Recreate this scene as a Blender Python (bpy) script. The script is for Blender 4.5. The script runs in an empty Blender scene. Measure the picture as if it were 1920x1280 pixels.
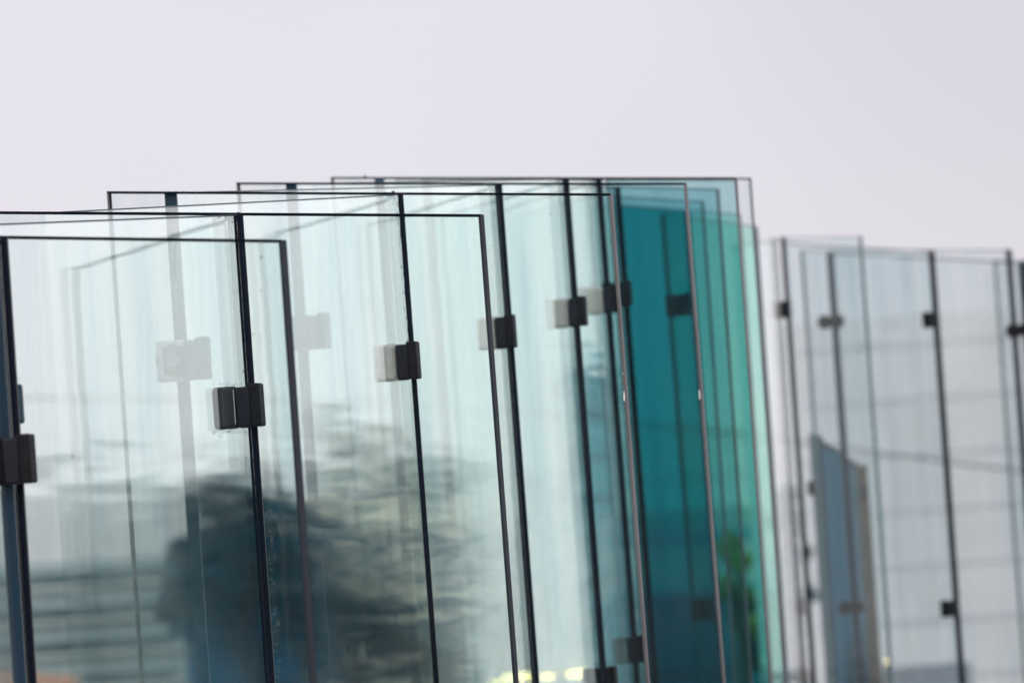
import bpy, math, random
import numpy as np
from mathutils import Vector, Matrix
random.seed(7)
sc = bpy.context.scene
R = math.radians
# ------------------------------------------------------------------ camera
FPX = 9600.0                      # focal length in photograph pixels (180 mm on 36 mm)
PITCH, ROLL = 4.1, 4.1
cam_d = bpy.data.cameras.new('camera'); cam = bpy.data.objects.new('camera', cam_d)
sc.collection.objects.link(cam); sc.camera = cam
cam_d.lens = 180; cam_d.sensor_width = 36; cam_d.clip_end = 5000; cam_d.clip_start = 0.1
CAM = Vector((0, 0, 1.6))
fwd = Vector((0, math.cos(R(PITCH)), math.sin(R(PITCH))))
rt0 = Vector((1, 0, 0)); up0 = rt0.cross(fwd)
rt = rt0 * math.cos(R(ROLL)) - up0 * math.sin(R(ROLL))
up = rt0 * math.sin(R(ROLL)) + up0 * math.cos(R(ROLL))
cam.matrix_world = Matrix(((rt.x, up.x, -fwd.x, CAM.x), (rt.y, up.y, -fwd.y, CAM.y), (rt.z, up.z, -fwd.z, CAM.z), (0, 0, 0, 1)))
cam_d.dof.use_dof = True; cam_d.dof.focus_distance = 7.35; cam_d.dof.aperture_fstop = 9.0; cam_d.dof.aperture_blades = 0

def at(px, py, z):
    return CAM + z * (fwd + (px - 960) / FPX * rt + (640 - py) / FPX * up)

# ------------------------------------------------------------------ world, sun
world = bpy.data.worlds.new('World'); sc.world = world; world.use_nodes = True
wn = world.node_tree; wn.nodes.clear()
SUN_EL, SUN_AZ = 38, 215          # sun behind a thin overcast, behind the camera to the left
out = wn.nodes.new('ShaderNodeOutputWorld'); bg = wn.nodes.new('ShaderNodeBackground'); bg2 = wn.nodes.new('ShaderNodeBackground')
add = wn.nodes.new('ShaderNodeAddShader')
sky = wn.nodes.new('ShaderNodeTexSky'); sky.sky_type = 'NISHITA'; sky.sun_disc = False
sky.sun_elevation = R(SUN_EL); sky.sun_rotation = R(SUN_AZ); sky.dust_density = 4
bg.inputs['Strength'].default_value = 0.03
wn.links.new(sky.outputs[0], bg.inputs['Color'])
tc = wn.nodes.new('ShaderNodeTexCoord'); noi = wn.nodes.new('ShaderNodeTexNoise'); noi.inputs['Scale'].default_value = 4.0
noi.inputs['Detail'].default_value = 3
wn.links.new(tc.outputs['Generated'], noi.inputs['Vector'])
cr = wn.nodes.new('ShaderNodeValToRGB'); cr.color_ramp.elements[0].position = .3; cr.color_ramp.elements[1].position = .7
cr.color_ramp.elements[0].color = (.685, .64, .70, 1); cr.color_ramp.elements[1].color = (.76, .71, .765, 1)
wn.links.new(noi.outputs['Fac'], cr.inputs['Fac']); wn.links.new(cr.outputs[0], bg2.inputs['Color'])
dp = wn.nodes.new('ShaderNodeVectorMath'); dp.operation = 'DOT_PRODUCT'; dp.inputs[1].default_value = (.88, .45, .12)   # sky brightened out of frame, so the cross panes mirror more light
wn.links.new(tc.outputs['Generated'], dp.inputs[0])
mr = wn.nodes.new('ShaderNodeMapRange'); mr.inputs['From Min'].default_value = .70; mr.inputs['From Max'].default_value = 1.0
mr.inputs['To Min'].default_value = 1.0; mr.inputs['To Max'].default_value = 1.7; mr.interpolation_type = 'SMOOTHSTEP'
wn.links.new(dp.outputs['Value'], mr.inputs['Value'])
cd = (fwd + (2150 - 960) / FPX * rt + (640 + 250) / FPX * up).normalized()          # sky dimmed towards the upper right corner, in place of lens vignetting
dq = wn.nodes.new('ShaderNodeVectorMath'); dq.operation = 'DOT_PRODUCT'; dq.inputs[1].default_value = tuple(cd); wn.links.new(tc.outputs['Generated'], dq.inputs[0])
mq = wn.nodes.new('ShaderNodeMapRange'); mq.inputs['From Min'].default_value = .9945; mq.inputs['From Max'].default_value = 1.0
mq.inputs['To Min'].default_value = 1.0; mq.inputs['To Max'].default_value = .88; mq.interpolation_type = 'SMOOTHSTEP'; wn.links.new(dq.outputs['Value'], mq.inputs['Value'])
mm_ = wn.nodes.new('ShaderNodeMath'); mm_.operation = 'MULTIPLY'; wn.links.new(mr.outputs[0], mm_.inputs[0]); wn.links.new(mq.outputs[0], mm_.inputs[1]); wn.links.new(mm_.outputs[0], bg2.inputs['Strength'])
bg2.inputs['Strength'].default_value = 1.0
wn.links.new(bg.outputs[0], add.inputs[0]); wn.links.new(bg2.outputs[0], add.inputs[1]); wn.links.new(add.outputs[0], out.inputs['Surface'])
sd = bpy.data.lights.new('sun', 'SUN'); sd.energy = 1.3; sd.angle = R(12); sd.color = (1, .94, .86)
sun = bpy.data.objects.new('sun', sd); sc.collection.objects.link(sun)
sdir = Vector((math.sin(R(SUN_AZ)) * math.cos(R(SUN_EL)), math.cos(R(SUN_AZ)) * math.cos(R(SUN_EL)), math.sin(R(SUN_EL))))
sun.rotation_euler = sdir.to_track_quat('Z', 'Y').to_euler()
sc.view_settings.view_transform = 'Standard'; sc.view_settings.look = 'None'; sc.view_settings.exposure = 0; sc.view_settings.gamma = 1
sc.render.engine = 'CYCLES'
sc.cycles.max_bounces = 7; sc.cycles.diffuse_bounces = 2; sc.cycles.glossy_bounces = 3; sc.cycles.transmission_bounces = 8; sc.cycles.transparent_max_bounces = 96
sc.cycles.use_denoising = True

# ------------------------------------------------------------------ materials
def newmat(name):
    m = bpy.data.materials.new(name); m.use_nodes = True; m.node_tree.nodes.clear(); return m, m.node_tree
def N(t, kind, **kw):
    n = t.nodes.new(kind)
    for k, v in kw.items(): setattr(n, k, v)
    return n
def math_(t, op, a, b=None):
    n = N(t, 'ShaderNodeMath', operation=op)
    for i, v in enumerate((a, b)):
        if v is None: continue
        if isinstance(v, (int, float)): n.inputs[i].default_value = v
        else: t.links.new(v, n.inputs[i])
    return n.outputs[0]

def glass(name, tint, r0=.05, film=.05, wave=.6, pw=5.0, filmcol=(.74, .78, .70), gcol=(.975, 1, .965), worn=.5):
    """thin coated pane: every face lets tinted light straight through, mirrors a share of it and carries a dusty film in vertical streaks"""
    m, t = newmat(name); L = t.links
    o = N(t, 'ShaderNodeOutputMaterial'); geo = N(t, 'ShaderNodeNewGeometry'); tc = N(t, 'ShaderNodeTexCoord'); oi = N(t, 'ShaderNodeObjectInfo')
    offs = N(t, 'ShaderNodeVectorMath', operation='ADD'); L.new(tc.outputs['Object'], offs.inputs[0])
    sc_ = N(t, 'ShaderNodeMath', operation='MULTIPLY'); L.new(oi.outputs['Random'], sc_.inputs[0]); sc_.inputs[1].default_value = 37
    L.new(sc_.outputs[0], offs.inputs[1])
    def noise(scl, scale, detail, rough=.5):
        mp = N(t, 'ShaderNodeMapping'); mp.inputs['Scale'].default_value = scl; L.new(offs.outputs[0], mp.inputs['Vector'])
        n = N(t, 'ShaderNodeTexNoise'); n.inputs['Scale'].default_value = scale; n.inputs['Detail'].default_value = detail
        n.inputs['Roughness'].default_value = rough; L.new(mp.outputs[0], n.inputs['Vector']); return n.outputs['Fac']
    streak = noise((14, 14, .9), 1.6, 5, .6)       # wide run-off streaks
    fine = noise((90, 90, 2.2), 1.0, 4, .6)        # fine wiping lines
    patch = noise((3, 3, 2.2), 1.3, 3)
    # wavy float glass: bump for the reflections only
    w1 = noise((1.5, 1.5, 6), 1.0, 3)
    bump = N(t, 'ShaderNodeBump'); bump.inputs['Strength'].default_value = wave; bump.inputs['Distance'].default_value = .0022; L.new(w1, bump.inputs['Height'])
    dot = N(t, 'ShaderNodeVectorMath', operation='DOT_PRODUCT'); L.new(geo.outputs['Normal'], dot.inputs[0]); L.new(geo.outputs['Incoming'], dot.inputs[1])
    c = math_(t, 'ABSOLUTE', dot.outputs['Value'])
    f = math_(t, 'MULTIPLY', math_(t, 'POWER', math_(t, 'SUBTRACT', 1.0, c), pw), 1 - r0)
    fac = math_(t, 'MULTIPLY', math_(t, 'ADD', f, r0), math_(t, 'ADD', math_(t, 'MULTIPLY', streak, worn * 2), 1 - worn))
    tr = N(t, 'ShaderNodeBsdfTransparent'); 
    tm_ = N(t, 'ShaderNodeMixRGB'); tm_.inputs[1].default_value = (*[x ** .5 for x in tint], 1); tm_.inputs[2].default_value = (*[x ** .5 * k for x, k in zip(tint, (.87, .925, .95))], 1)
    st2 = math_(t, 'POWER', math_(t, 'MULTIPLY', streak, 1.35), 5.0); st2 = math_(t, 'MINIMUM', st2, 1.0); L.new(st2, tm_.inputs[0]); L.new(tm_.outputs[0], tr.inputs[0])
    gl = N(t, 'ShaderNodeBsdfGlossy'); gl.inputs['Roughness'].default_value = .045; gl.inputs['Color'].default_value = (*gcol, 1); L.new(bump.outputs[0], gl.inputs['Normal'])
    mx = N(t, 'ShaderNodeMixShader'); L.new(fac, mx.inputs[0]); L.new(tr.outputs[0], mx.inputs[1]); L.new(gl.outputs[0], mx.inputs[2])
    df = N(t, 'ShaderNodeBsdfDiffuse'); df.inputs[0].default_value = (*filmcol, 1)
    tl = N(t, 'ShaderNodeBsdfTranslucent'); tl.inputs[0].default_value = (*filmcol, 1)
    ad = N(t, 'ShaderNodeMixShader'); ad.inputs[0].default_value = .5; L.new(df.outputs[0], ad.inputs[1]); L.new(tl.outputs[0], ad.inputs[2])
    s = math_(t, 'ADD', math_(t, 'MULTIPLY', streak, 1.5), math_(t, 'ADD', math_(t, 'MULTIPLY', fine, .9), math_(t, 'MULTIPLY', patch, .9)))
    s = math_(t, 'POWER', math_(t, 'MULTIPLY', s, .62), 6.0)
    smear = N(t, 'ShaderNodeMath', operation='MULTIPLY', use_clamp=True); L.new(math_(t, 'SUBTRACT', patch, .56), smear.inputs[0]); smear.inputs[1].default_value = 5.0     # dried water marks in patches
    s = math_(t, 'ADD', s, math_(t, 'MULTIPLY', math_(t, 'MULTIPLY', smear.outputs[0], fine), 24.0))
    ff = N(t, 'ShaderNodeMath', operation='MULTIPLY', use_clamp=True); L.new(s, ff.inputs[0]); ff.inputs[1].default_value = film
    fm = N(t, 'ShaderNodeMixShader'); L.new(ff.outputs[0], fm.inputs[0]); L.new(mx.outputs[0], fm.inputs[1]); L.new(ad.outputs[0], fm.inputs[2])
    L.new(fm.outputs[0], o.inputs['Surface'])
    return m

def solid(name, col, rough=.5, metal=0, vary=.15, scale=40, bump=0, spec=.5, stretch=(1, 1, 1)):
    m, t = newmat(name); L = t.links
    o = N(t, 'ShaderNodeOutputMaterial'); p = N(t, 'ShaderNodeBsdfPrincipled'); tc = N(t, 'ShaderNodeTexCoord')
    mp = N(t, 'ShaderNodeMapping'); mp.inputs['Scale'].default_value = stretch; L.new(tc.outputs['Object'], mp.inputs['Vector'])
    n = N(t, 'ShaderNodeTexNoise'); n.inputs['Scale'].default_value = scale; n.inputs['Detail'].default_value = 5; L.new(mp.outputs[0], n.inputs['Vector'])
    r = N(t, 'ShaderNodeValToRGB'); r.color_ramp.elements[0].position = .25; r.color_ramp.elements[1].position = .75
    r.color_ramp.elements[0].color = (*[c * (1 - vary) for c in col], 1); r.color_ramp.elements[1].color = (*[min(1, c * (1 + vary)) for c in col], 1)
    L.new(n.outputs['Fac'], r.inputs[0]); L.new(r.outputs[0], p.inputs['Base Color'])
    p.inputs['Roughness'].default_value = rough; p.inputs['Metallic'].default_value = metal; p.inputs['Specular IOR Level'].default_value = spec
    if bump:
        b = N(t, 'ShaderNodeBump'); b.inputs['Strength'].default_value = bump; b.inputs['Distance'].default_value = .002; L.new(n.outputs['Fac'], b.inputs['Height']); L.new(b.outputs[0], p.inputs['Normal'])
    L.new(p.outputs[0], o.inputs['Surface'])
    return m

M = dict(
    front=glass('front pane glass', (.955, .981, .962), r0=.011, film=.0006),
    cross=glass('cross pane glass', (.952, .981, .962), r0=.12, film=.0012, pw=3.0),
    blue=glass('blue green glass', (.60, .80, .83), r0=.008, film=.0003),
    teal=glass('teal glass', (.62, .915, .82), r0=.008, film=.0003),
    deep=glass('deep teal glass', (.02, .54, .62), r0=.008, film=.0003),
    grey=glass('grey blue glass', (.90, .93, .925), r0=.015, film=.002),
    clear=glass('clear glass', (.97, .985, .975), r0=.2, film=.002, pw=3),
    plain=glass('plain glass', (.90, .93, .93), r0=.012, film=.001, pw=9),
    navy=glass('navy glass', (.04, .17, .25), r0=.010, film=.001),
    rim=solid('dark arris', (.006, .01, .016), .6, spec=.02),
    rimlight=solid('soft arris', (.10, .17, .18), .4, spec=.3),
    side=solid('ground edge', (.020, .027, .040), .5, spec=.15, vary=.25, scale=12, stretch=(1, 1, .4)),
    side2=solid('pale ground edge', (.10, .10, .105), .4, vary=.5, scale=9, stretch=(1, 1, .5)),
    copper=solid('brown edge', (.10, .075, .055), .5),
    midsteel=solid('dull steel', (.34, .34, .34), .45, .1, vary=.1),
    bronze=solid('bronze steel', (.06, .058, .062), .38, .3, vary=.2, scale=30, spec=.4),
    chrome=solid('polished rim', (.85, .83, .78), .18, .6, vary=.03),
    seal=solid('navy seal', (.008, .018, .042), .35, spec=.15, vary=.5, scale=25, stretch=(1, 1, .1)),
    black=solid('black seal', (.006, .008, .014), .4, spec=.2),
    endglass=solid('blue glass end', (.018, .052, .085), .2, vary=.4, scale=10, stretch=(1, 1, .15)),
    steel=solid('satin steel', (.84, .84, .80), .4, .1, vary=.08, scale=90),
    darksteel=solid('dark steel', (.014, .0145, .017), .5, 0, vary=.25, scale=60, bump=.1, spec=.12),
    rubber=solid('rubber', (.01, .012, .02), .45, spec=.3),
)

# ------------------------------------------------------------------ object helpers
def tag(o, label=None, cat=None, group=None, kind=None):
    if label: o['label'] = label
    if cat: o['category'] = cat
    if group: o['group'] = group
    if kind: o['kind'] = kind
    return o
def mesh_obj(name, verts, faces, mats, midx=None, parent=None, origin=None, smooth=False):
    og = Vector(origin) if origin is not None else Vector((0, 0, 0))
    me = bpy.data.meshes.new(name); me.from_pydata([tuple(Vector(v) - og) for v in verts], [], faces)
    for m in mats: me.materials.append(m)
    if midx is not None: me.polygons.foreach_set('material_index', midx)
    if smooth: me.polygons.foreach_set('use_smooth', [True] * len(faces))
    me.update()
    o = bpy.data.objects.new(name, me); sc.collection.objects.link(o); o.location = og
    if parent is not None:
        o.parent = parent; o.location = og - parent.location
    return o
import bmesh
def rbox(name, centre, size, rotz, mat, parent=None, bevel=.003, seg=3, tilt=None):
    """rounded box as its own mesh; centre in world space"""
    bm = bmesh.new(); bmesh.ops.create_cube(bm, size=1)
    for v in bm.verts: v.co = Vector((v.co.x * size[0], v.co.y * size[1], v.co.z * size[2]))
    if bevel: bmesh.ops.bevel(bm, geom=list(bm.edges), offset=bevel, segments=seg, profile=.5, affect='EDGES')
    big = max(f.calc_area() for f in bm.faces) * .12
    for f in bm.faces: f.smooth = f.calc_area() < big
    me = bpy.data.meshes.new(name); bm.to_mesh(me); bm.free(); me.materials.append(mat)
    o = bpy.data.objects.new(name, me); sc.collection.objects.link(o)
    o.location = Vector(centre) - (parent.location if parent is not None else Vector((0, 0, 0)))
    o.rotation_euler = (0, 0, rotz)
    if parent is not None: o.parent = parent
    return o

LEAN = lambda x: 4.15 if x < 600 else (4.3 if x < 1300 else 3.75)
BASE_Z = .12
def column(px, py, z):
    """a near-vertical line through the pixel point, down to the terrace: (top, bottom)"""
    top = at(px, py, z); l = math.tan(R(LEAN(px)))
    d = at(px + 500 * l, py + 500, z) - top
    d = Vector((d.x, 0, d.z))                      # keep it in a plane of constant distance
    return top, top + d * ((BASE_Z - top.z) / d.z)

PANES = {}
def pane(name, a, b, mat, label, group, t=.019, rim=.003, rimmat='rim', sidemat='side', n_out=1):
    """a, b = (px, py, distance) of the two top corners; returns the pane object"""
    aT, aB = column(*a); bT, bB = column(*b)
    u = (bT - aT); u = Vector((u.x, u.y, 0)).normalized(); nrm = Vector((-u.y, u.x, 0))   # away from camera
    def P(s, h, k):
        top = aT.lerp(bT, s); bot = aB.lerp(bB, s); return top.lerp(bot, h) + nrm * (t * k)
    w = (bT - aT).length; hh = (aT - aB).length
    ss = [0, rim / w, 1 - rim / w, 1]; hs = [0, rim / hh, 1 - rim / hh, 1]
    verts, faces, mi = [], [], []
    for k in (0, 1):
        for h in hs:
            for s in ss: verts.append(P(s, h, k))
    idx = lambda i, j, k: k * 16 + j * 4 + i
    for k in (0, 1):
        for j in range(3):
            for i in range(3):
                q = [idx(i, j, k), idx(i, j + 1, k), idx(i + 1, j + 1, k), idx(i + 1, j, k)]
                faces.append(q if k == 0 else q[::-1]); mi.append(0 if (i == 1 and j == 1) else (1 if i == 1 or j == 0 else 2))
    for i in range(3):
        faces.append([idx(i, 0, 0), idx(i + 1, 0, 0), idx(i + 1, 0, 1), idx(i, 0, 1)]); mi.append(1)
        faces.append([idx(i, 3, 0), idx(i, 3, 1), idx(i + 1, 3, 1), idx(i + 1, 3, 0)]); mi.append(1)
        faces.append([idx(3, i, 0), idx(3, i + 1, 0), idx(3, i + 1, 1), idx(3, i, 1)]); mi.append(2)
        faces.append([idx(0, i, 0), idx(0, i, 1), idx(0, i + 1, 1), idx(0, i + 1, 0)]); mi.append(2)
    base = (aB + bB) / 2
    o = mesh_obj('glass_screen', verts, faces, [M[mat], M[rimmat], M[sidemat]], mi, origin=base)
    tag(o, label, 'glass screen', group)
    o['u'] = list(u)
    del o['u']
    # steel shoe the pane stands in
    rbox('base_channel', base + nrm * t / 2 + Vector((0, 0, .03)), (w + .0, t + .03, .10), math.atan2(u.y, u.x), M['darksteel'], o, .003, 1)
    PANES[name] = dict(o=o, u=u, n=nrm, a=a, b=b, t=t, aT=aT, aB=aB, bT=bT, bB=bB)
    return o

def strip(pn, px, py, z, width, depth, mat, name='seal', top=0.0, dx=0.0):
    """dark strip running down a pane's end, a part of that pane"""
    o = PANES[pn]['o']; T, B = column(px, py, z)
    T = T + Vector((dx, 0, -top)); B = B + Vector((dx, 0, 0))
    w, d = width / 2, depth / 2; v = []
    for p in (T, B):
        for sx, sy in ((-1, -1), (1, -1), (1, 1), (-1, 1)): v.append(p + Vector((sx * w, sy * d, 0)))
    f = [(3, 2, 1, 0), (4, 5, 6, 7), (0, 1, 5, 4), (1, 2, 6, 5), (2, 3, 7, 6), (3, 0, 4, 7)]
    return mesh_obj(name, v, f, [M[mat]], parent=o)

# ------------------------------------------------------------------ the glass wall
GF = 'large front panes of the zigzag glass wall'; GC = 'cross panes linking the front panes'; GR = 'panes of the far glass group'
# (front panes: the right end stands slightly nearer than the left)
F = dict(
 F1=((-420, 436, 6.35), (527, 449, 6.05)), F2=((-190, 395, 7.27), (901, 401.5, 6.93)), F3=((200, 358.5, 8.28), (1145, 362.5, 7.98)),
 F4=((443, 342, 9.35), (1285, 343, 9.02)), F5=((620, 332, 10.4), (1380, 332.5, 10.05)), F6=((742, 335, 11.3), (1407, 333.5, 11.0)),
 F7=((1100, 347, 12.1), (1345, 354, 11.85)), F8=((1125, 366, 12.9), (1317, 377, 12.7)))
lab = dict(
 F1='nearest front pane, its top edge the lowest dark line in the wall',
 F2='second front pane, its grey end crossing in front of a pale clamp plate',
 F3='third front pane, its long top edge ending beside the start of the deep teal glass',
 F4='fourth front pane, its thin pinkish end running down over the deep teal glass',
 F5='fifth front pane with the highest black top edge, ending over the light teal glass',
 F6='last full height front pane, a pale strip of it showing beyond the light teal glass',
 F7='blue green front pane with faint outline, outer of two corners nested in the teal',
 F8='blue green front pane with faint outline, inner of two corners nested in the teal')
for k, (a, b) in F.items():
    far = k in ('F7', 'F8')
    pane(k, a, b, 'blue' if far else 'front', lab[k], GF, t={'F1': .014, 'F2': .012, 'F3': .010, 'F4': .009}.get(k, .007), sidemat='side' if k in ('F1', 'F2') else 'side2', rim=.0036 if not far else .004, rimmat='rimlight' if far else 'rim')
def onF(k, px, dz=0):
    a, b = F[k]; s = (px - a[0]) / (b[0] - a[0]); return (px, a[1] + (b[1] - a[1]) * s, a[2] + (b[2] - a[2]) * s + dz)
Gs = dict(
 G0=((-700, 470, 5.35), onF('F1', 8, -.02)), G1=((-480, 436, 6.33), onF('F2', 450, -.02)), G2=(onF('F2', 83, .03), onF('F3', 751, -.02)),
 G3=(onF('F3', 320, .03), onF('F4', 937, -.02)), G4=(onF('F4', 546, .03), onF('F5', 1063, -.02)), G5=(onF('F5', 711, .03), onF('F6', 1125, -.02)),
 G6=(onF('F6', 800, .03), onF('F7', 1160, -.02)))
SL = .605                                        # all cross panes run parallel
def near_end(a, b, j=0.0):
    sl = SL + j; x2 = (b[0] - 960) / FPX * b[2]; c = (a[0] - 960) / FPX
    return (a[0], a[1], (x2 - sl * b[2]) / (c - sl))
for k, j in (('G0', .004), ('G1', 0), ('G2', .002), ('G3', -.002), ('G4', .001), ('G5', -.001), ('G6', .002)):
    Gs[k] = (near_end(Gs[k][0], Gs[k][1], j), Gs[k][1])
glab = dict(
 G0='cross pane at the frame border, its dark blue end holding the lowest brown clamp',
 G1='cross pane carrying the nearest complete corner clamp below the double dark line',
 G2='cross pane ending at the tall navy seal with the pale square steel clamp',
 G3='cross pane whose clamp plate is crossed by the grey end of a front pane',
 G4='cross pane ending at the navy seal before the light green clear gap',
 G5='cross pane with a yellowish clamp plate beside the teal glass',
 G6='last cross pane, its dark seal bordering the deep teal glass')
for k, (a, b) in Gs.items():
    pane(k, (a[0], a[1] + 1.5, a[2]), (b[0], b[1] + 3, b[2]), 'cross', glab[k], GC, t=.010, rim=.0016, rimmat='rimlight', sidemat='front' if k == 'G2' else 'seal')
pane('F9', (1136, 338, 11.75), (1379, 337.5, 11.6), 'blue', 'bluish front pane tinting the stack up to the highest black line', GF, t=.007, rim=.002, rimmat='rimlight', sidemat='rimlight')
# dark seals at the far end of the cross panes, dark glass ends at their near end
for k, (a, b) in Gs.items():
    mm = .001
    strip(k, b[0], b[1] + 2, b[2] - .012, 5 * mm, 10 * mm, 'seal', dx=-.0005)
    strip(k, b[0], b[1] + 2, b[2] - .016, 1.6 * mm, 12 * mm, 'black', dx=-.0038)
    strip(k, b[0], b[1] + 2, b[2] - .016, 2 * mm, 12 * mm, 'black', dx=.003)
    if k not in ('G0', 'G1', 'G2'):
        strip(k, a[0], a[1] + 1, a[2], 20 * mm, 10 * mm, 'endglass', 'glass_end')
strip('G0', Gs['G0'][1][0], Gs['G0'][1][1] + 2, Gs['G0'][1][2] - .02, .016, .012, 'endglass', 'glass_end', dx=-.016)

# teal stack beyond the front panes
GT = 'teal panes stacked beyond the front panes'
pane('T1', (1154, 385, 13.7), (1284, 395, 13.5), 'deep', 'deep teal pane, the darkest and most saturated glass of the wall', GT, rimmat='rimlight', sidemat='endglass')
pane('T2', (1120, 380, 14.4), (1384, 401, 14.2), 'teal', 'light teal pane directly right of the deepest teal glass, lower top edge', GT, rimmat='rimlight', sidemat='rimlight')
pane('T3', (1238, 400, 15.2), (1414, 424, 15.0), 'teal', 'lowest topped pane of the teal stack, its end bordering the bright white gap', GT, rimmat='rimlight', sidemat='rimlight')
strip('T1', 1287, 395, 13.45, .016, .02, 'endglass', 'glass_end')

# far group on the right
pane('R1', (1376, 459, 16.6), (1466, 445, 17.1), 'clear', 'bright almost white pane between the teal stack and a black seal', GR, t=.012, rim=.002, rimmat='rimlight', sidemat='front')
pane('R2', (1464, 445.5, 17.4), (1614, 443, 17.1), 'grey', 'highest topped pane of the blurred far group, ending in open air', GR, t=.012, rimmat='rimlight', sidemat='front')
pane('R3', (1476, 455, 17.5), (1745, 471, 18.6), 'plain', 'wide pane of the far group whose top slopes down to the middle black seal', GR, t=.012, rimmat='rimlight', sidemat='front')
pane('R4', (1502, 469, 18.95), (1889, 468, 18.65), 'grey', 'wide pane of the far group behind the middle black seal, round clamps at its start', GR, rimmat='rimlight', sidemat='rimlight')
pane('R5', (1557, 473, 19.0), (1916, 492, 20.0), 'grey', 'rearmost cross pane of the far group, ending at the dark seal near the frame border', GR, rimmat='rimlight', sidemat='rimlight')
pane('R6', (1862, 488, 20.3), (2140, 486, 20.0), 'grey', 'pane of the far group cut off by the frame border', GR, rimmat='rimlight', sidemat='rimlight')
strip('R1', 1468, 445, 17.06, .016, .02, 'black'); strip('R1', 1380, 460, 16.55, .018, .02, 'blue', 'glass_end')
strip('R3', 1746, 470, 18.5, .022, .02, 'black'); strip('R5', 1557, 473, 18.85, .022, .02, 'seal', 'glass_end')
strip('R4', 1891, 468, 18.6, .02, .02, 'seal'); strip('R5', 1919, 490, 19.9, .024, .02, 'seal')
strip('R4', 1503, 470, 18.9, .012, .02, 'rimlight', 'glass_end'); strip('R2', 1613, 444, 17.05, .010, .02, 'rimlight', 'glass_end')
# the low navy pane with the slanting top seen through the far group
pane('R7', (1524, 812, 19.3), (1612, 872, 19.5), 'navy', 'short navy pane with a slanting top seen through the far group', GR, rimmat='endglass', sidemat='endglass')
strip('R7', 1530, 816, 19.25, .040, .02, 'endglass', 'glass_end'); strip('R7', 1614, 872, 19.4, .045, .02, 'copper', 'brown_edge')
for q in ((1521, 915), (1620, 922)): rbox('cap', at(*q, 19.2), (.03, .03, .055), 0, M['rubber'], PANES['R7']['o'], .01, 3)

# ------------------------------------------------------------------ clamps
def clamp(px, py, z, label, group, s=1.0, left='steel', right='darksteel', lw=.034, yawl=13, flip=False, h=.058, disc=False):
    c = at(px, py, z)
    root = bpy.data.objects.new('glass_clamp', None); sc.collection.objects.link(root); root.location = c
    tag(root, label, 'clamp', group)
    sg = -1 if flip else 1
    rbox('plate', c + Vector((-sg * (.0045 + lw / 2) * s, -.018, 0)), ((lw + .002) * s, .016, h * s), R(yawl) * sg, M[left], root, .006, 5)
    rbox('rubber_gasket', c + Vector((sg * .003 * s, -.020, -.001)), (.019 * s, .030, (h - .003) * s), 0, M['rubber'], root, .003, 3)
    rbox('plate', c + Vector((sg * (.0205) * s, -.024, .001)), (.017 * s, .022, (h + .001) * s), R(-18) * sg, M[right], root, .0028, 3)
    if left == 'steel' or abs(px - 455) < 2:
        rbox('polished_rim', c + Vector((-sg * .0100 * s, -.0262, 0)), (.0010, .002, (h - .010) * s), R(yawl) * sg, M['chrome'], root, .001, 2)
    if disc:
        for r_, th, y in ((.024, .006, -.026), (.011, .003, -.030), (.004, .002, -.032)):
            bm = bmesh.new(); bmesh.ops.create_cone(bm, cap_ends=True, segments=32, radius1=r_ * s, radius2=r_ * .9 * s, depth=th, matrix=Matrix.Rotation(R(90), 4, 'X'))
            me = bpy.data.meshes.new('screw_cap'); bm.to_mesh(me); bm.free(); me.materials.append(M['darksteel' if r_ != .011 else 'side2'])
            o = bpy.data.objects.new('screw_cap', me); sc.collection.objects.link(o); o.parent = root; o.location = (-sg * .022 * s, y, 0)
    return root
GK = 'corner clamps on the front panes'; GKR = 'blurred clamps of the far group'
clamp(22, 865, 6.15, 'big brown clamp on the dark seal at the frame border', GK, 1.0, left='darksteel')
clamp(455, 764, 7.02, 'dark clamp with a bright rimmed plate, nearest complete one, below the double dark line', GK, 1.0, left='bronze')
clamp(752, 680, 8.055, 'pale square steel clamp on the second tall navy seal', GK, 1.0)
clamp(936, 625, 9.11, 'clamp whose pale plate is crossed by the grey end of a front pane', GK, 1.0)
clamp(1072, 587, 10.15, 'clamp before the clear green gap with a faint greenish plate', GK, 1.0)
clamp(1136, 564, 11.08, 'clamp with a yellowish plate right beside the teal glass', GK, 1.0)
clamp(1160, 553, 11.9, 'dark clamp partly behind the pinkish end over the teal edge', GK, 1.0, left='darksteel')
clamp(1276, 573, 13.35, 'dark blue clamp seen through the deep teal glass', GK, 1.0, left='rubber', right='rubber')
clamp(1322, 1142, 13.35, 'faint dark clamp low in the deep teal glass', GK, 1.0, left='rubber', right='rubber')
clamp(1130, 1278, 10.15, 'clamp cut by the lower frame border below the clear green gap', GK, 1.0, left='darksteel')
clamp(1184, 1218, 11.08, 'low clamp half hidden by a front pane next to deep teal glass', GK, 1.0, left='darksteel')
clamp(356, 676, 8.225, 'ghostly pale clamp with a round screw cap seen through several panes', GK, 1.15, left='midsteel', disc=True, lw=.040)
clamp(586, 624, 9.29, 'faintest ghost clamp without visible cap behind several panes', GK, 1.1, left='bronze', lw=.038)
clamp(1466, 581, 17.06, 'small black clamp on the seal beside the bright white pane', GKR, 1.0, left='steel', right='rubber', lw=.02)
clamp(1502, 1136, 17.06, 'low black clamp on the seal beside the bright white pane', GKR, 1.0, left='darksteel', right='rubber', lw=.02)
clamp(1745, 600, 18.4, 'black clamp with olive plate on the middle seal of the far group', GKR, 1.0, left='darksteel', right='rubber', lw=.026)
clamp(1780, 1140, 18.4, 'low black clamp on the middle seal of the far group', GKR, 1.05, left='darksteel', right='rubber', lw=.026)
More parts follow.
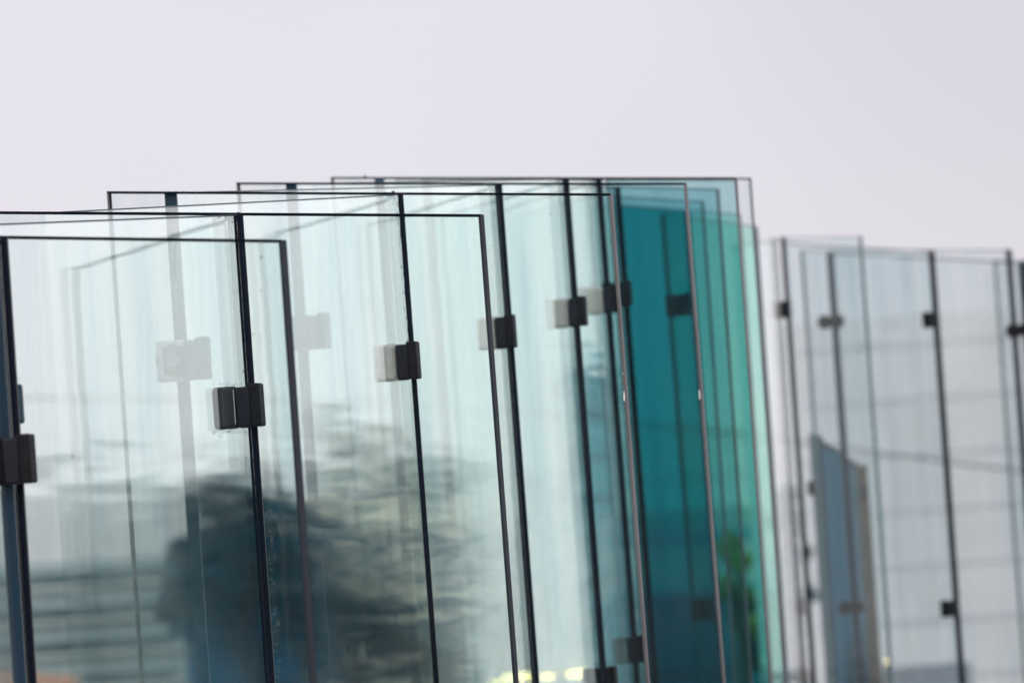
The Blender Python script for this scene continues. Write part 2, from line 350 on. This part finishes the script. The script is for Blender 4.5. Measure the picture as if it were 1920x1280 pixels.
pl = rbox('clamp_plate', at(36, 757, 6.28), (.011, .010, .049), 0, M['endglass'], None, .004, 4); tag(pl, 'small rounded blue green plate peeking out above the big brown clamp', 'clamp plate')
def round_clamp(px, py, z, label, w=.046, r_=.0265):
    c = at(px, py, z); root = bpy.data.objects.new('glass_clamp', None); sc.collection.objects.link(root); root.location = c; tag(root, label, 'clamp', GKR)
    rbox('bridge', c, (.05, .02, .04), 0, M['rubber'], root, .004, 3)
    for sg in (-1, 1):
        bm = bmesh.new(); bmesh.ops.create_cone(bm, cap_ends=True, segments=32, radius1=r_, radius2=r_ * .9, depth=.03, matrix=Matrix.Rotation(R(90), 4, 'X'))
        bmesh.ops.bevel(bm, geom=[e for e in bm.edges if e.calc_face_angle(0) > .7], offset=.003, segments=2, affect='EDGES')
        me = bpy.data.meshes.new('round_cap'); bm.to_mesh(me); bm.free(); me.materials.append(M['darksteel'])
        o = bpy.data.objects.new('round_cap', me); sc.collection.objects.link(o); o.parent = root; o.location = (sg * w / 2, -.008, 0)
round_clamp(1558, 603, 18.7, 'upper round ended clamp joining panes of the far group')
round_clamp(1595, 1138, 18.7, 'lower round ended clamp joining panes of the far group')
round_clamp(1911, 619, 18.5, 'round ended clamp on the dark seal near the frame border')
# ------------------------------------------------------------------ ground
gm = solid('paving', (.22, .215, .21), .8, vary=.2, scale=.6)
g = mesh_obj('ground', [(-900, -900, 0), (900, -900, 0), (900, 900, 0), (-900, 900, 0)], [(0, 1, 2, 3)], [gm]); tag(g, kind='structure')
tm = solid('terrace stone', (.33, .32, .31), .7, vary=.15, scale=3)
v = [(-2.2, 4.6), (1.2, 4.6), (3.6, 14), (3.6, 24), (-2.2, 24)]
vv = [(x, y, z) for z in (-.05, .12) for x, y in v]
t_ = mesh_obj('terrace', vv, [(4, 3, 2, 1, 0), (5, 6, 7, 8, 9)] + [(i, (i + 1) % 5, (i + 1) % 5 + 5, i + 5) for i in range(5)], [tm]); tag(t_, kind='structure')

# ------------------------------------------------------------------ surroundings (far behind, and far to the side where the cross panes mirror them)
def mirror(p, k):
    gn, gp = PANES[k]['n'], PANES[k]['aT']; d = (p - gp).dot(gn); return p - 2 * d * gn
def ground_at(px, D, mir=False):
    p = at(px, 1000, D); p = mirror(p, mir) if mir else p; return Vector((p.x, p.y, 0))
def height_at(px, py, D): return at(px, py, D).z

leafm = [solid('foliage dark', (.004, .055, .095), .9, vary=.5, scale=2, spec=.05), solid('foliage mid', (.01, .105, .155), .9, vary=.5, scale=2, spec=.05)]
barkm = solid('bark', (.05, .05, .05), .9, vary=.3, scale=8)
rng = np.random.default_rng(3)
def tree(base, H, Rad, label, n=2600, leaf=.16, mat=None, lean=0.0):
    o = bpy.data.objects.new('tree', None); sc.collection.objects.link(o); o.location = base; tag(o, label, 'tree', 'trees round the glass wall')
    # trunk with limbs
    V, Fc = [], []
    def limb(p, q, r0, r1):
        k = len(V); d = (q - p).normalized(); x = d.orthogonal().normalized(); y = d.cross(x)
        for c, r in ((p, r0), (q, r1)):
            for i in range(7):
                a = i / 7 * 2 * math.pi; V.append(c + x * math.cos(a) * r + y * math.sin(a) * r)
        for i in range(7): Fc.append((k + i, k + (i + 1) % 7, k + 7 + (i + 1) % 7, k + 7 + i))
    top = Vector((lean * H, 0, H * .55)); limb(Vector((0, 0, 0)), top, H * .035, H * .02)
    cl = []
    for i in range(16):
        a = rng.uniform(0, 2 * math.pi); e = rng.uniform(-.2, 1)
        rr = Rad * rng.uniform(.35, .85) * math.sqrt(max(.05, 1 - max(0, e) ** 2))
        q = Vector((math.cos(a) * rr + lean * H, math.sin(a) * rr, H * (.6 + .32 * e)))
        cl.append((q, Rad * rng.uniform(.22, .42))); limb(top * rng.uniform(.6, 1), q, H * .012, H * .004)
    mesh_obj('trunk', V, Fc, [barkm], parent=None).parent = o
    P = []; FF = []; mi = []
    per = n // len(cl)
    for q, cr_ in cl:
        for i in range(per):
            d = rng.normal(size=3); d /= np.linalg.norm(d); r = cr_ * rng.uniform(.3, 1.05)
            c = np.array(q) + d * r * np.array([1.15, 1.15, .75])
            a = rng.normal(size=3); a /= np.linalg.norm(a); b = np.cross(a, rng.normal(size=3)); b /= np.linalg.norm(b)
            s_ = leaf * rng.uniform(.6, 1.5); k = len(P)
            P += [tuple(c - a * s_), tuple(c + b * s_ * .6), tuple(c + a * s_), tuple(c - b * s_ * .6)]; FF.append((k, k + 1, k + 2, k + 3)); mi.append(int(rng.random() < .35))
    mesh_obj('crown', P, FF, mat or leafm, mi).parent = o
    return o

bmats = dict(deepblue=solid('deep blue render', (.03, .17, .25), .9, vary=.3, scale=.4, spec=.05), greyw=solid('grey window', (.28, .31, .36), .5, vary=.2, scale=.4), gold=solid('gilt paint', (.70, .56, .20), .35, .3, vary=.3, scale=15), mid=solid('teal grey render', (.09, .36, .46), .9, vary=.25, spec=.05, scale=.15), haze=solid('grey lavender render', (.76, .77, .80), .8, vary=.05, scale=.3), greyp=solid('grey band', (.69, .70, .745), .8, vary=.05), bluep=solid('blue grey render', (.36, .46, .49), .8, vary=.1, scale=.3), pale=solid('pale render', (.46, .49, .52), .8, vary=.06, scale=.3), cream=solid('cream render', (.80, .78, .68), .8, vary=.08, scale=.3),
             slate=solid('slate wall', (.006, .085, .175), .9, vary=.1, scale=.3, spec=.1), win=solid('window glass', (.015, .06, .09), .6, spec=.1, vary=.3, scale=.2),
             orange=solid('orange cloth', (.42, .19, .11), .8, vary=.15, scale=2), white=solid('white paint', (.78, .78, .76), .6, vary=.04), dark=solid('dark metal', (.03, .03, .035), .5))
def building(px0, px1, ptop, D, mir, wall, label, floors, winfrac=.4, depth=14, first=.5, cols=1, wm='win', ledge=None, topband=0.06):
    """block facing the camera (or facing the mirror); ribbon windows and ledges are parts"""
    a, b = ground_at(px0, D, mir), ground_at(px1, D, mir)
    if (b - a).cross(Vector((0, 0, 1))).dot(CAM - a) < 0: pass
    u = (b - a).normalized(); n = Vector((u.y, -u.x, 0))
    if n.dot(Vector((CAM.x, CAM.y, 0)) - a) < 0: n = -n
    w = (b - a).length; H = height_at((px0 + px1) / 2, ptop, D); mid = (a + b) / 2; rz = math.atan2(u.y, u.x)
    o = bpy.data.objects.new('building', None); sc.collection.objects.link(o); o.location = mid; tag(o, label, 'building')
    rbox('wall', mid - n * depth / 2 + Vector((0, 0, H / 2)), (w, depth, H), rz, bmats[wall], o, 0)
    if wall in ('pale', 'cream', 'slate'): rbox('roof', mid - n * depth / 2 + Vector((0, 0, H + .15)), (w + .8, depth + .8, .3), rz, bmats['haze' if wall == 'haze' else 'slate'], o, 0)
    fh = H / floors
    if ledge is None: ledge = wall == 'bluep'
    for i in range(floors):
        z = fh * (i + first)
        for c in range(cols):
            ww = w * .94 / cols; cx = (-w / 2 + w * .03) + ww * (c + .5)
            rbox('window', mid + u * cx + n * .03 + Vector((0, 0, z)), (ww * (.9 if cols > 1 else 1), .12, fh * winfrac), rz, bmats[wm], o, 0)
        if ledge: rbox('ledge', mid + n * .35 + Vector((0, 0, z - fh * winfrac / 2 - .1)), (w * .97, .7, .18), rz, bmats['white'], o, 0)
    return o

# straight behind the wall
building(-260, 330, 1060, 330, False, 'bluep', 'long block with dark ribbon windows blurred behind the nearest pane', 6, .35)
building(330, 620, 1010, 300, False, 'slate', 'dark slate block blurred behind the bushiest tree', 5, .4)
building(620, 800, 800, 360, False, 'cream', 'cream block with ribbon windows blurred behind the second cross pane', 7, .25)
building(800, 985, 980, 330, False, 'slate', 'low dark block blurred behind the third front pane', 5, .35)
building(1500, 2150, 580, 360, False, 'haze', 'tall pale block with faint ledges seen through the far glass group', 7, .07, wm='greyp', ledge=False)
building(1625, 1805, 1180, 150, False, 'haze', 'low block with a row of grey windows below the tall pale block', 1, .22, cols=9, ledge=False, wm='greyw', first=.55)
for px, top, rad, D, lb, n in (
    (455, 850, 160, 90, 'dark bushy tree standing out behind the nearest complete clamp', 5200), (650, 1000, 130, 95, 'lower dark tree next to the bushiest one, behind the second cross pane', 3600),
    (560, 900, 110, 100, 'narrow dark tree squeezed between its two neighbours', 3200), (860, 1040, 110, 105, 'small tree behind the third front pane', 2600),
    (1482, 880, 50, 120, 'thin tree fringing the bright white pane', 1400), (1420, 1100, 60, 110, 'tree seen through the light teal glass', 2600), (1230, 1130, 130, 180, 'tree seen through the deep teal glass', 2000)):
    H = height_at(px, top, D); tree(ground_at(px, D), H, rad / FPX * D, lb, n=n, leaf=.12 + rad / FPX * D * .06)
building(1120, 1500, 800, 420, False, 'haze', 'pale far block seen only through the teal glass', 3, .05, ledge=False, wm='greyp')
building(1088, 1152, 655, 300, False, 'mid', 'slim blue grey tower seen between the last two seals before the teal glass', 9, .2, ledge=False, wm='slate')
building(1130, 1440, 955, 260, False, 'bluep', 'mid height blue grey block seen only through the teal glass', 4, .2, ledge=False, wm='mid')
building(1140, 1480, 1110, 150, False, 'deepblue', 'deep blue green block seen only through the teal glass', 1, .02, ledge=False)
limem = [solid('lime foliage', (.30, .38, .16), .8, vary=.3, scale=2, spec=.1), solid('yellow foliage', (.42, .46, .14), .8, vary=.3, scale=2, spec=.1)]
H = height_at(1375, 965, 100); tree(ground_at(1375, 100), H, .42, 'slender yellow green tree glowing through the light teal glass', n=1500, leaf=.11, mat=limem)
# what the cross panes mirror, off to the right of the frame
for px, top, rad, D, lb, n in (
    (450, 845, 165, 240, 'big dark tree mirrored in the cross panes', 7000), (190, 1060, 60, 240, 'low tree mirrored in front of the long blue grey block', 1200), (655, 1010, 120, 250, 'broad dark tree mirrored in the cross panes', 2200), (560, 890, 90, 245, 'narrow dark tree mirrored in the cross panes', 1600),
    (740, 1060, 70, 255, 'low dark tree mirrored in the cross panes', 1200), (860, 1090, 90, 255, 'small dark tree mirrored in the cross panes', 1500)):
    H = height_at(px, top, D); tree(ground_at(px, D, 'G2'), H, rad / FPX * D, lb, n=n, leaf=.16 + rad / FPX * D * .07)
building(-500, 330, 905, 300, 'G2', 'bluep', 'long blue grey block mirrored as wavy stripes in the cross panes', 11, .22)
building(340, 590, 985, 300, 'G2', 'slate', 'dark block with ledges mirrored in the cross panes', 5, .4)
building(590, 790, 800, 320, 'G2', 'cream', 'tall cream block with dark bands mirrored in the cross panes', 5, .42, wm='slate')
building(790, 985, 850, 300, 'G2', 'cream', 'cream block mirrored beside the taller one in the cross panes', 5, .50, wm='slate')
building(1092, 1205, 650, 300, 'G5', 'mid', 'tall dark tower mirrored in the pane beside the teal glass', 9, .3)
# distant details: cable, awning, lamps
def tube(name, pts, r, mat, seg=6):
    V, Fc = [], []
    for p in pts:
        for i in range(seg):
            a = i / seg * 2 * math.pi; V.append(p + Vector((0, math.cos(a) * r, math.sin(a) * r)))
    for k in range(len(pts) - 1):
        for i in range(seg): Fc.append((k * seg + i, k * seg + (i + 1) % seg, (k + 1) * seg + (i + 1) % seg, (k + 1) * seg + i))
    return mesh_obj(name, V, Fc, [mat], smooth=True)
cp = [(-300, 742), (20, 746), (400, 748), (700, 757), (1000, 775), (1300, 803), (1570, 838), (1750, 862), (1920, 884), (2200, 925)]
tag(tube('overhead_cable', [at(x, y, 60) for x, y in cp], .014, bmats['dark']), 'thin dark cable sagging across behind all the glass', 'cable')
aw = bpy.data.objects.new('awning', None); sc.collection.objects.link(aw); aw.location = ground_at(60, 60); tag(aw, 'orange awning glowing at the lowest part of the nearest glass', 'awning')
p0, p1 = at(-160, 1246, 60), at(150, 1266, 60)
q0, q1 = p0 + Vector((0, -1.2, -.45)), p1 + Vector((0, -1.2, -.45))
mesh_obj('canopy', [p0, p1, q1, q0, p0 - Vector((0, 0, .03)), p1 - Vector((0, 0, .03)), q1 - Vector((0, 0, .25)), q0 - Vector((0, 0, .25))], [(0, 3, 2, 1), (4, 5, 6, 7), (3, 7, 6, 2), (0, 1, 5, 4), (1, 2, 6, 5), (0, 4, 7, 3)], [bmats['orange']], parent=aw)
for q in (q0, q1): rbox('post', Vector((q.x, q.y, q.z / 2)), (.06, .06, q.z), 0, bmats['dark'], aw, 0)
lm, lt = newmat('warm bulb'); lo = N(lt, 'ShaderNodeOutputMaterial'); le = N(lt, 'ShaderNodeEmission'); le.inputs[0].default_value = (1, .66, .20, 1); le.inputs[1].default_value = 18; lt.links.new(le.outputs[0], lo.inputs[0])
def lamp(px, py, z, r, lb):
    c = at(px, py, z); o = bpy.data.objects.new('lamp', None); sc.collection.objects.link(o); o.location = Vector((c.x, c.y, 0)); tag(o, lb, 'lamp', 'small warm lamps behind the glass')
    bm = bmesh.new(); bmesh.ops.create_uvsphere(bm, u_segments=16, v_segments=10, radius=r); me = bpy.data.meshes.new('bulb'); bm.to_mesh(me); bm.free(); me.materials.append(lm)
    b = bpy.data.objects.new('bulb', me); sc.collection.objects.link(b); b.parent = o; b.location = (0, 0, c.z); b.scale = (2.4, 1, .5)
    rbox('post', Vector((c.x, c.y, (c.z - r) / 2)), (.03, .03, c.z - r), 0, bmats['dark'], o, 0)
lamp(975, 1268, 30, .045, 'brightest warm lamp at the lower frame border'); lamp(1090, 1262, 30, .036, 'warm lamp at the end of the lit shelf'); lamp(930, 1279, 30, .02, 'small warm lamp first in the lit row')
lamp(1025, 1268, 30, .02, 'small warm lamp in the middle of the lit shelf'); lamp(1662, 1240, 40, .006, 'lone yellow green lamp below the far glass group')
sh = rbox('shelf', (at(1010, 1262, 30.2) + at(1096, 1262, 30.2)) / 2 + Vector((0, 0, 0)), (.30, .3, .045), 0, bmats['gold'], None, .004); tag(sh, 'narrow cream sign board lit by the warm lamps', 'board')
sh.name = 'lit_board'
rbox('post', sh.location + Vector((0, .2, -sh.location.z / 2)), (.04, .04, sh.location.z), 0, bmats['dark'], sh, 0)

# ------------------------------------------------------------------ dirt and painted glints on the glass
dirt = solid('dried dirt', (.03, .025, .02), .9, spec=.1)
def blobs(pn, pts, name='dirt_speck', z_off=-.0015, mat=dirt):
    """tiny flat irregular specks on the pane's face, all one part of that pane: pts = (px, py, radius in mm, stretch)"""
    p = PANES[pn]; n = p['n']; u = p['u']; V, Fc = [], []
    for px, py, r, st in pts:
        d = at(px, py, 1) - CAM; k = (p['aT'] - CAM).dot(n) / d.dot(n); c = CAM + d * k + n * z_off
        k0 = len(V); m = 7
        for i in range(m):
            a = i / m * 2 * math.pi; rr = r * .001 * random.uniform(.6, 1.25)
            V.append(c + u * math.cos(a) * rr + Vector((0, 0, 1)) * math.sin(a) * rr * st)
        V.append(c - n * .0008)
        for i in range(m): Fc.append((k0 + i, k0 + (i + 1) % m, k0 + m))
    return mesh_obj(name, V, Fc, [mat], parent=p['o'])
rs = random.Random(5)
blobs('F1', [(38, 710, .9, 1), (85, 556, .7, 1), (137, 856, 1.0, 1.4), (140, 848, .5, 1), (295, 610, .7, 1), (262, 690, .5, 1), (491, 482, .9, 2.2), (490, 545, .8, 2), (468, 506, .6, 1), (476, 627, 1.0, 1), (489, 630, .8, 1), (505, 800, .6, 1), (425, 470, .7, 1), (210, 960, .6, 1), (60, 1010, .5, 1)] +
      [(rs.uniform(20, 540), rs.uniform(460, 1270), rs.uniform(.2, .5), 1) for _ in range(60)])
blobs('F2', [(654, 1212, 1.9, 1.3), (651, 1219, 1.7, 1), (657, 1221, 1.1, 1.2), (886, 411, .7, 1), (636, 925, .8, 1), (641, 960, .6, 1), (701, 578, .5, 1), (853, 700, .5, 1), (670, 860, .5, 1)] +
      [(rs.uniform(600, 900), rs.uniform(420, 1270), rs.uniform(.2, .45), 1) for _ in range(40)])
blobs('F3', [(1033, 402, 1.2, 1), (1027, 403, .6, 1), (798, 385, .6, 1)] + [(rs.uniform(920, 1150), rs.uniform(380, 1270), rs.uniform(.2, .5), 1) for _ in range(25)])
blobs('F1', [(329, y, .35, 4) for y in range(452, 522, 6)], 'drip')
blobs('G1', [(444 - rs.expovariate(.35) + (y - 402) * .0745, y, rs.uniform(.3, 1.1), rs.uniform(1, 4)) for y in [rs.uniform(404, 1270) if rs.random() < .35 else rs.uniform(404, 760) for _ in range(120)]], 'sealant_residue')
blobs('G1', [(444 - rs.expovariate(.06), 408 + rs.expovariate(.12), rs.uniform(.25, .8), 1.3) for _ in range(70)], 'sealant_residue')
blobs('G1', [(rs.uniform(398, 470), 806 + rs.expovariate(.3), rs.uniform(.3, 1.2), .8) for _ in range(45)] + [(rs.uniform(405, 470), 722 - rs.expovariate(.35), rs.uniform(.3, 1.0), .8) for _ in range(35)], 'sealant_residue')
blobs('F3', [(1171, 742, 1.6, 6), (1169, 700, .6, 3)], 'painted_glint', mat=bmats['white']); blobs('F4', [(1312, 740, 1.6, 5)], 'painted_glint', mat=bmats['white'])  # white blobs painted as glints on the pane ends
blobs('G2', [(744 - rs.expovariate(.4) + (y - 366) * .0765, y, rs.uniform(.3, 1.0), rs.uniform(1, 4)) for y in [rs.uniform(368, 660) for _ in range(70)]], 'sealant_residue')
blobs('G2', [(742 - rs.expovariate(.08), 370 + rs.expovariate(.2), rs.uniform(.25, .7), 1.3) for _ in range(40)], 'sealant_residue')
blobs('F1', [(rs.uniform(497, 512) + (y - 900) * .05, y, rs.uniform(.12, .32), rs.uniform(1, 2.5)) for y in [rs.uniform(950, 1275) for _ in range(60)]], 'white_speck', mat=bmats['white'])  # tiny white specks scattered low on the nearest pane
for k, pts in (('F3', [(683, 331), (735, 361), (722, 361)]), ('F5', [(683, 330.5), (695, 335)])):
    pass
for px, py, z, r in ((737, 360.5, 8.03, .0022), (722, 361.5, 8.04, .0016), (684, 330.5, 10.38, .002), (446, 400.5, 7.02, .0022), (453, 401, 7.02, .0018)):
    k = 'F3' if z > 8 and z < 9 else ('F5' if z > 10 else 'F2')
    rbox('sealant_crumb', at(px, py, z), (r * 2.2, r * 2, r * 1.6), .3, M['black'], PANES[k]['o'], r * .5, 2)
# dark office block added unseen behind the camera, to darken front pane reflections
def added_block(mid, w, depth, H, face, label, wall, floors, cols):
    n = Vector(face).normalized(); u = Vector((-n.y, n.x, 0)); rz = math.atan2(u.y, u.x); mid = Vector(mid)
    o = bpy.data.objects.new('building', None); sc.collection.objects.link(o); o.location = mid; tag(o, label, 'building')  # added block, out of view
    rbox('wall', mid - n * depth / 2 + Vector((0, 0, H / 2)), (w, depth, H), rz, bmats[wall], o, 0)
    for i in range(floors):
        for c in range(cols):
            rbox('window', mid + u * (w * ((c + .5) / cols - .5)) + n * .03 + Vector((0, 0, H / floors * (i + .55))), (w / cols * .7, .12, H / floors * .5), rz, bmats['win'], o, 0)
    return o
added_block((-25.6, -30.8, 0), 60, 12, 10, (.64, .77, 0), 'dark office block added out of view to darken reflections in the front panes', 'slate', 3, 12)
